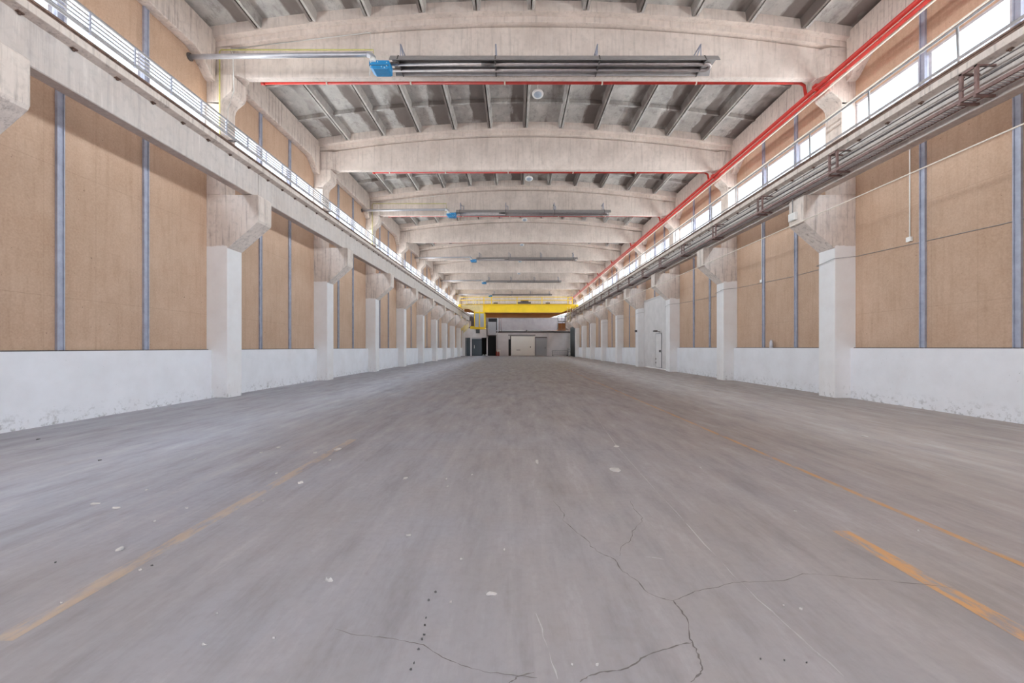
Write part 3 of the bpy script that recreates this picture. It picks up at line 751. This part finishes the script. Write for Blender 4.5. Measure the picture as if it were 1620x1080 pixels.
# pipes by the annex
for (px, m_, r_, z1, lb) in ((787.3, 'zinc', .06, ez(503), 'bright vertical downpipe left of the annex wall'), (790, 'brownsteel', .05, ez(503), 'brown vertical pipe right of the bright downpipe'), (793, 'brownsteel', .05, ez(503), 'second brown vertical pipe above the annex wall')):
    z0 = 0 if px < 788 else ez(526)+.1
    o = MB().tube([(ex(px), D-.12, z0), (ex(px), D-.12, z1)], r_, 8).build('vertical_pipe', M[m_]); tag(o, lb, 'pipe')
t = thing('fire_extinguisher', 'red and white fire extinguisher stand at the foot of the downpipe', 'fire extinguisher', (ex(789), D-.5, 0))
MB().lathe([(.14, 0), (.15, .02), (.15, .5), (.12, .62), (.04, .70)], (0, 0, 0), 16).build('cylinder', M['extred'], t)
MB().tube([(0, 0, .70), (0, 0, .8), (.12, 0, .78)], .03, 6).build('valve', M['darksteel'], t)
MB().box(-.28, .28, .16, .2, 0, 1.0).build('backboard', M['white'], t)
t = thing('fire_extinguisher', 'taller red extinguisher stand just left of the white one', 'fire extinguisher', (ex(786), D-.5, 0))
MB().lathe([(.12, 0), (.13, .02), (.13, .62), (.04, .78)], (0, 0, 0), 16).build('cylinder', M['extred'], t)
MB().tube([(0, 0, .78), (0, 0, .9), (.1, 0, .86)], .03, 6).build('valve', M['darksteel'], t)
# white bundles in the dark opening
for j, (px, py) in enumerate(((764.2, 554), (768.2, 556))):
    o = MB().lathe([(.08, 0), (.16, .05), (.17, .14), (.08, .24)], (0, 0, 0), 12).build('white_sack', M['white']); o.location = (ex(px), D+.9, .0 if j else .0)
    tag(o, ('left' if j == 0 else 'right')+' small white sack in the dark doorway', 'sack')
# wire cage trolley parked against the annex wall
t = thing('wire_cart', 'low empty wire cart parked against the annex wall at right', 'cart', (ex(873), D-.9, 0))
L_ = ex(897)-ex(873)
fr = MB()
for yy in (0, .6):
    for z in (.2, .85): fr.bar((0, yy, z), (L_, yy, z), .03)
for xx in (0, L_):
    for z in (.2, .85): fr.bar((xx, 0, z), (xx, .6, z), .03)
    for yy in (0, .6): fr.bar((xx, yy, .1), (xx, yy, .85), .03)
fr.build('frame', M['greysteel'], t)
ws = MB()
for j in range(1, 9): ws.bar((L_*j/9, 0, .2), (L_*j/9, 0, .85), .015); ws.bar((L_*j/9, 0, .2), (L_*j/9, .6, .2), .015)
ws.bar((0, 0, .52), (L_, 0, .52), .015); ws.build('wire_side', M['greysteel'], t)
for xx in (.1, L_-.1):
    for yy in (.05, .55): MB().tube([(xx, yy-.02, .06), (xx, yy+.02, .06)], .06, 12).build('wheel', M['darksteel'], t)
# lumber and machine scraps on the annex roof edge
o = MB().box(0, 2.2, 0, .1, 0, .07).build('roof_plank', M['darksteel']); o.location = (ex(835), D-.02, ez(526)+.12); tag(o, 'dark plank lying on the annex wall top', 'plank')
o = MB().box(0, .22, 0, .2, 0, .35).build('roof_block', M['darksteel']); o.location = (ex(832), D-.04, ez(526)+.12); tag(o, 'small dark block on the annex wall top', 'block')
# near-black sheet for the unlit right corner opening, with junk before it
db = struct(MB().box(XR-.6, XR-.45, 60.2, 64.8, 0, 4.6).build('dark_opening_sheet', M['dark']))
t = thing('hand_truck', 'grey hand truck with pale sacks by the dark far right opening', 'hand truck', (8.55, 62.8, 0))
f_ = MB(); f_.bar((-.2, 0, .1), (-.2, .3, 1.3), .04); f_.bar((.2, 0, .1), (.2, .3, 1.3), .04)
for z in (.3, .7, 1.1): f_.bar((-.2, .07+z*.18, z), (.2, .07+z*.18, z), .03)
f_.build('frame', M['greysteel'], t)
MB().box(-.25, .25, -.35, .05, .05, .09).build('toe_plate', M['greysteel'], t)
for xx in (-.28, .28): MB().tube([(xx-.03, .05, .13), (xx+.03, .05, .13)], .13, 14).build('wheel', M['darksteel'], t)
o = MB().lathe([(.12, 0), (.17, .06), (.17, .38), (.1, .52)], (0, 0, 0), 12).build('pale_sack', M['white']); o.location = (8.55, 62.62, .091); tag(o, 'pale sack standing on the hand truck', 'sack')
# service platform on the far right and ladder platform on the far left
def cage(name, label, x0, x1, z0, z1, y, mat, mat2):
    t = thing(name, label, 'platform', (0, y, 0))
    b = MB()
    for xx in (x0, x1):
        for yy in (0, 1.0): b.bar((xx, yy, z0), (xx, yy, z1), .06)
    for z in (z0+.05, (z0+z1)/2+.2, z1):
        for yy in (0, 1.0): b.bar((x0, yy, z), (x1, yy, z), .06)
        for xx in (x0, x1): b.bar((xx, 0, z), (xx, 1.0, z), .06)
    b.bar(((x0+x1)/2, 0, z0), ((x0+x1)/2, 0, z1), .05)
    b.build('railing', mat, t)
    MB().box(x0-.05, x1+.05, -.05, 1.05, z0-.15, z0).build('deck', mat2, t)
    MB().box(x0, x1, -.02, .0, z0, z0+(z1-z0)*.45).build('kick_panel', mat2, t)
    return t
cage('service_platform', 'small railed service platform high on the far right of the end wall', ex(881.5), ex(893), 4.25, 6.4, D-1.4, M['greysteel'], M['brown'])
t = cage('service_platform', 'yellow railed service platform at the far left end column', ex(730.5), ex(737), 4.2, 6.2, D-2.4, M['yellow'], M['paleyellow'])
MB().prism([(ex(736), 3.6), (ex(744), 4.4), (ex(744), 5.2), (ex(736), 4.4)], 'y', 0, .1).build('stair_side', M['paleyellow'], t)

# ------------------------------------------------------------------ overhead crane
DC = 54.9; SS = F/DC
def kx(px): return (px-CX0)/SS
def kz(py): return H+(CY0-py)/SS
t = thing('overhead_crane', 'yellow overhead travelling crane bridging the far end of the hall', 'crane', (0, DC, 0))
xl, xr_ = -7.49, 8.40
zt, zb = kz(481.3), kz(494.2)
g_ = MB(); xm = kx(764)
g_.prism([(xm, zb), (kx(888), zb), (kx(905), kz(487.5)), (xr_-.2, kz(487)), (xr_-.2, zt), (xm, zt)], 'y', 0, .5)
mg = g_.build('main_girder', M['yellow'], t)
g_ = MB(); g_.prism([(xl+.2, kz(487.5)), (kx(742), kz(488.5)), (kx(752), zb), (xm, zb), (xm, zt+.0), (xl+.2, kz(483))], 'y', 0, .5); g_.build('girder_end', M['paleyellow'], t)
MB().box(kx(752), kx(888), -.03, .53, zb-.08, zb).build('girder_flange', M['brown'], t)
g_ = MB(); zb2 = 5.62; g_.prism([(kx(760), zb2), (kx(872), zb2), (kx(902), 6.4), (xr_-.3, 6.5), (xr_-.3, 7.2), (xl+.3, 7.2), (xl+.3, 6.5), (kx(745), 6.3)], 'y', 2.2, 2.7); g_.build('rear_girder', M['brown'], t)  # rear girder drawn brown, its shade painted in
for X_ in (xl, xr_):
    e_ = MB(); e_.box(X_-.16, X_+.16, -.7, 3.4, 6.86, 7.2); e_ = e_.build('end_carriage', M['yellow'], t)
    for yy in (-.4, 3.0): MB().tube([(X_-.05, yy, 6.94), (X_+.05, yy, 6.94)], .14, 16).build('wheel', M['darksteel'], e_)
rl = MB(); z1 = kz(470.5)
for z in (z1, (z1+zt)/2+.05): rl.bar((kx(728), -.4, z), (kx(905), -.4, z), .07)
rl.build('handrail', M['yellow'], t)
for px in (728, 739, 749, 753, 758, 766, 778, 818, 857, 898, 905): MB().box(kx(px)-.05, kx(px)+.05, -.45, -.35, zt, z1).build('post', M['yellow'] if px > 764 else M['paleyellow'], t)
MB().box(kx(728), kx(905), -.5, .0, zt-.05, zt).build('walkway', M['yellow'], t)
# trolley and hook
tr = MB(); tr.box(.4, 2.2, .1, 2.6, 7.32, 7.62); tr = tr.build('trolley', M['darksteel'], t)
MB().tube([(.8, .6, 7.75), (1.9, .6, 7.75)], .22, 16).build('hoist_drum', M['darksteel'], tr)
for px in (784, 834, 867): MB().box(kx(px)-.3, kx(px)+.3, .2, .6, zt, zt+.28).build('motor', M['darksteel'], t)
# cabin
cb = MB(); x0, x1, z0, z1 = kx(751.5), kx(767), kz(519), kz(495); Y0, Y1 = -.6, 1.0
for xx in (x0, x1, (x0+x1)/2):
    for yy in (Y0, Y1): cb.box(xx-.06, xx+.06, yy-.06, yy+.06, z0, z1+.3)
for yy in (Y0, Y1):
    cb.box(x0, x1, yy-.06, yy+.06, z0, z0+.14); cb.box(x0, x1, yy-.06, yy+.06, z1-.1, z1)
cb.box(x0-.1, x1+.1, Y0-.1, Y1+.1, z0-.12, z0)
cb.box(x0-.08, x1+.08, Y0-.08, Y1+.08, z1, z1+.1)
cb = cb.build('cabin', M['yellow'], t)
for a, b_ in ((x0, (x0+x1)/2), ((x0+x1)/2, x1)): MB().box(a+.06, b_-.06, Y0-.01, Y0+.01, z0+.14, z1-.1).build('pane', M['greydoor'], cb)
MB().box(x0-.6, x0-.05, Y0, Y0+.9, z0-.1, z0+.25).build('seat_step', M['yellow'], cb)
# access ladder at the right end
ld = MB(); lx = kx(899.5)
for xx in (lx-.2, lx+.2): ld.bar((xx, -.2, 4.9), (xx, -.2, 6.9), .05)
for j in range(7): ld.bar((lx-.2, -.2, 5.0+j*.28), (lx+.2, -.2, 5.0+j*.28), .035)
ld.build('ladder', M['paleyellow'], t)
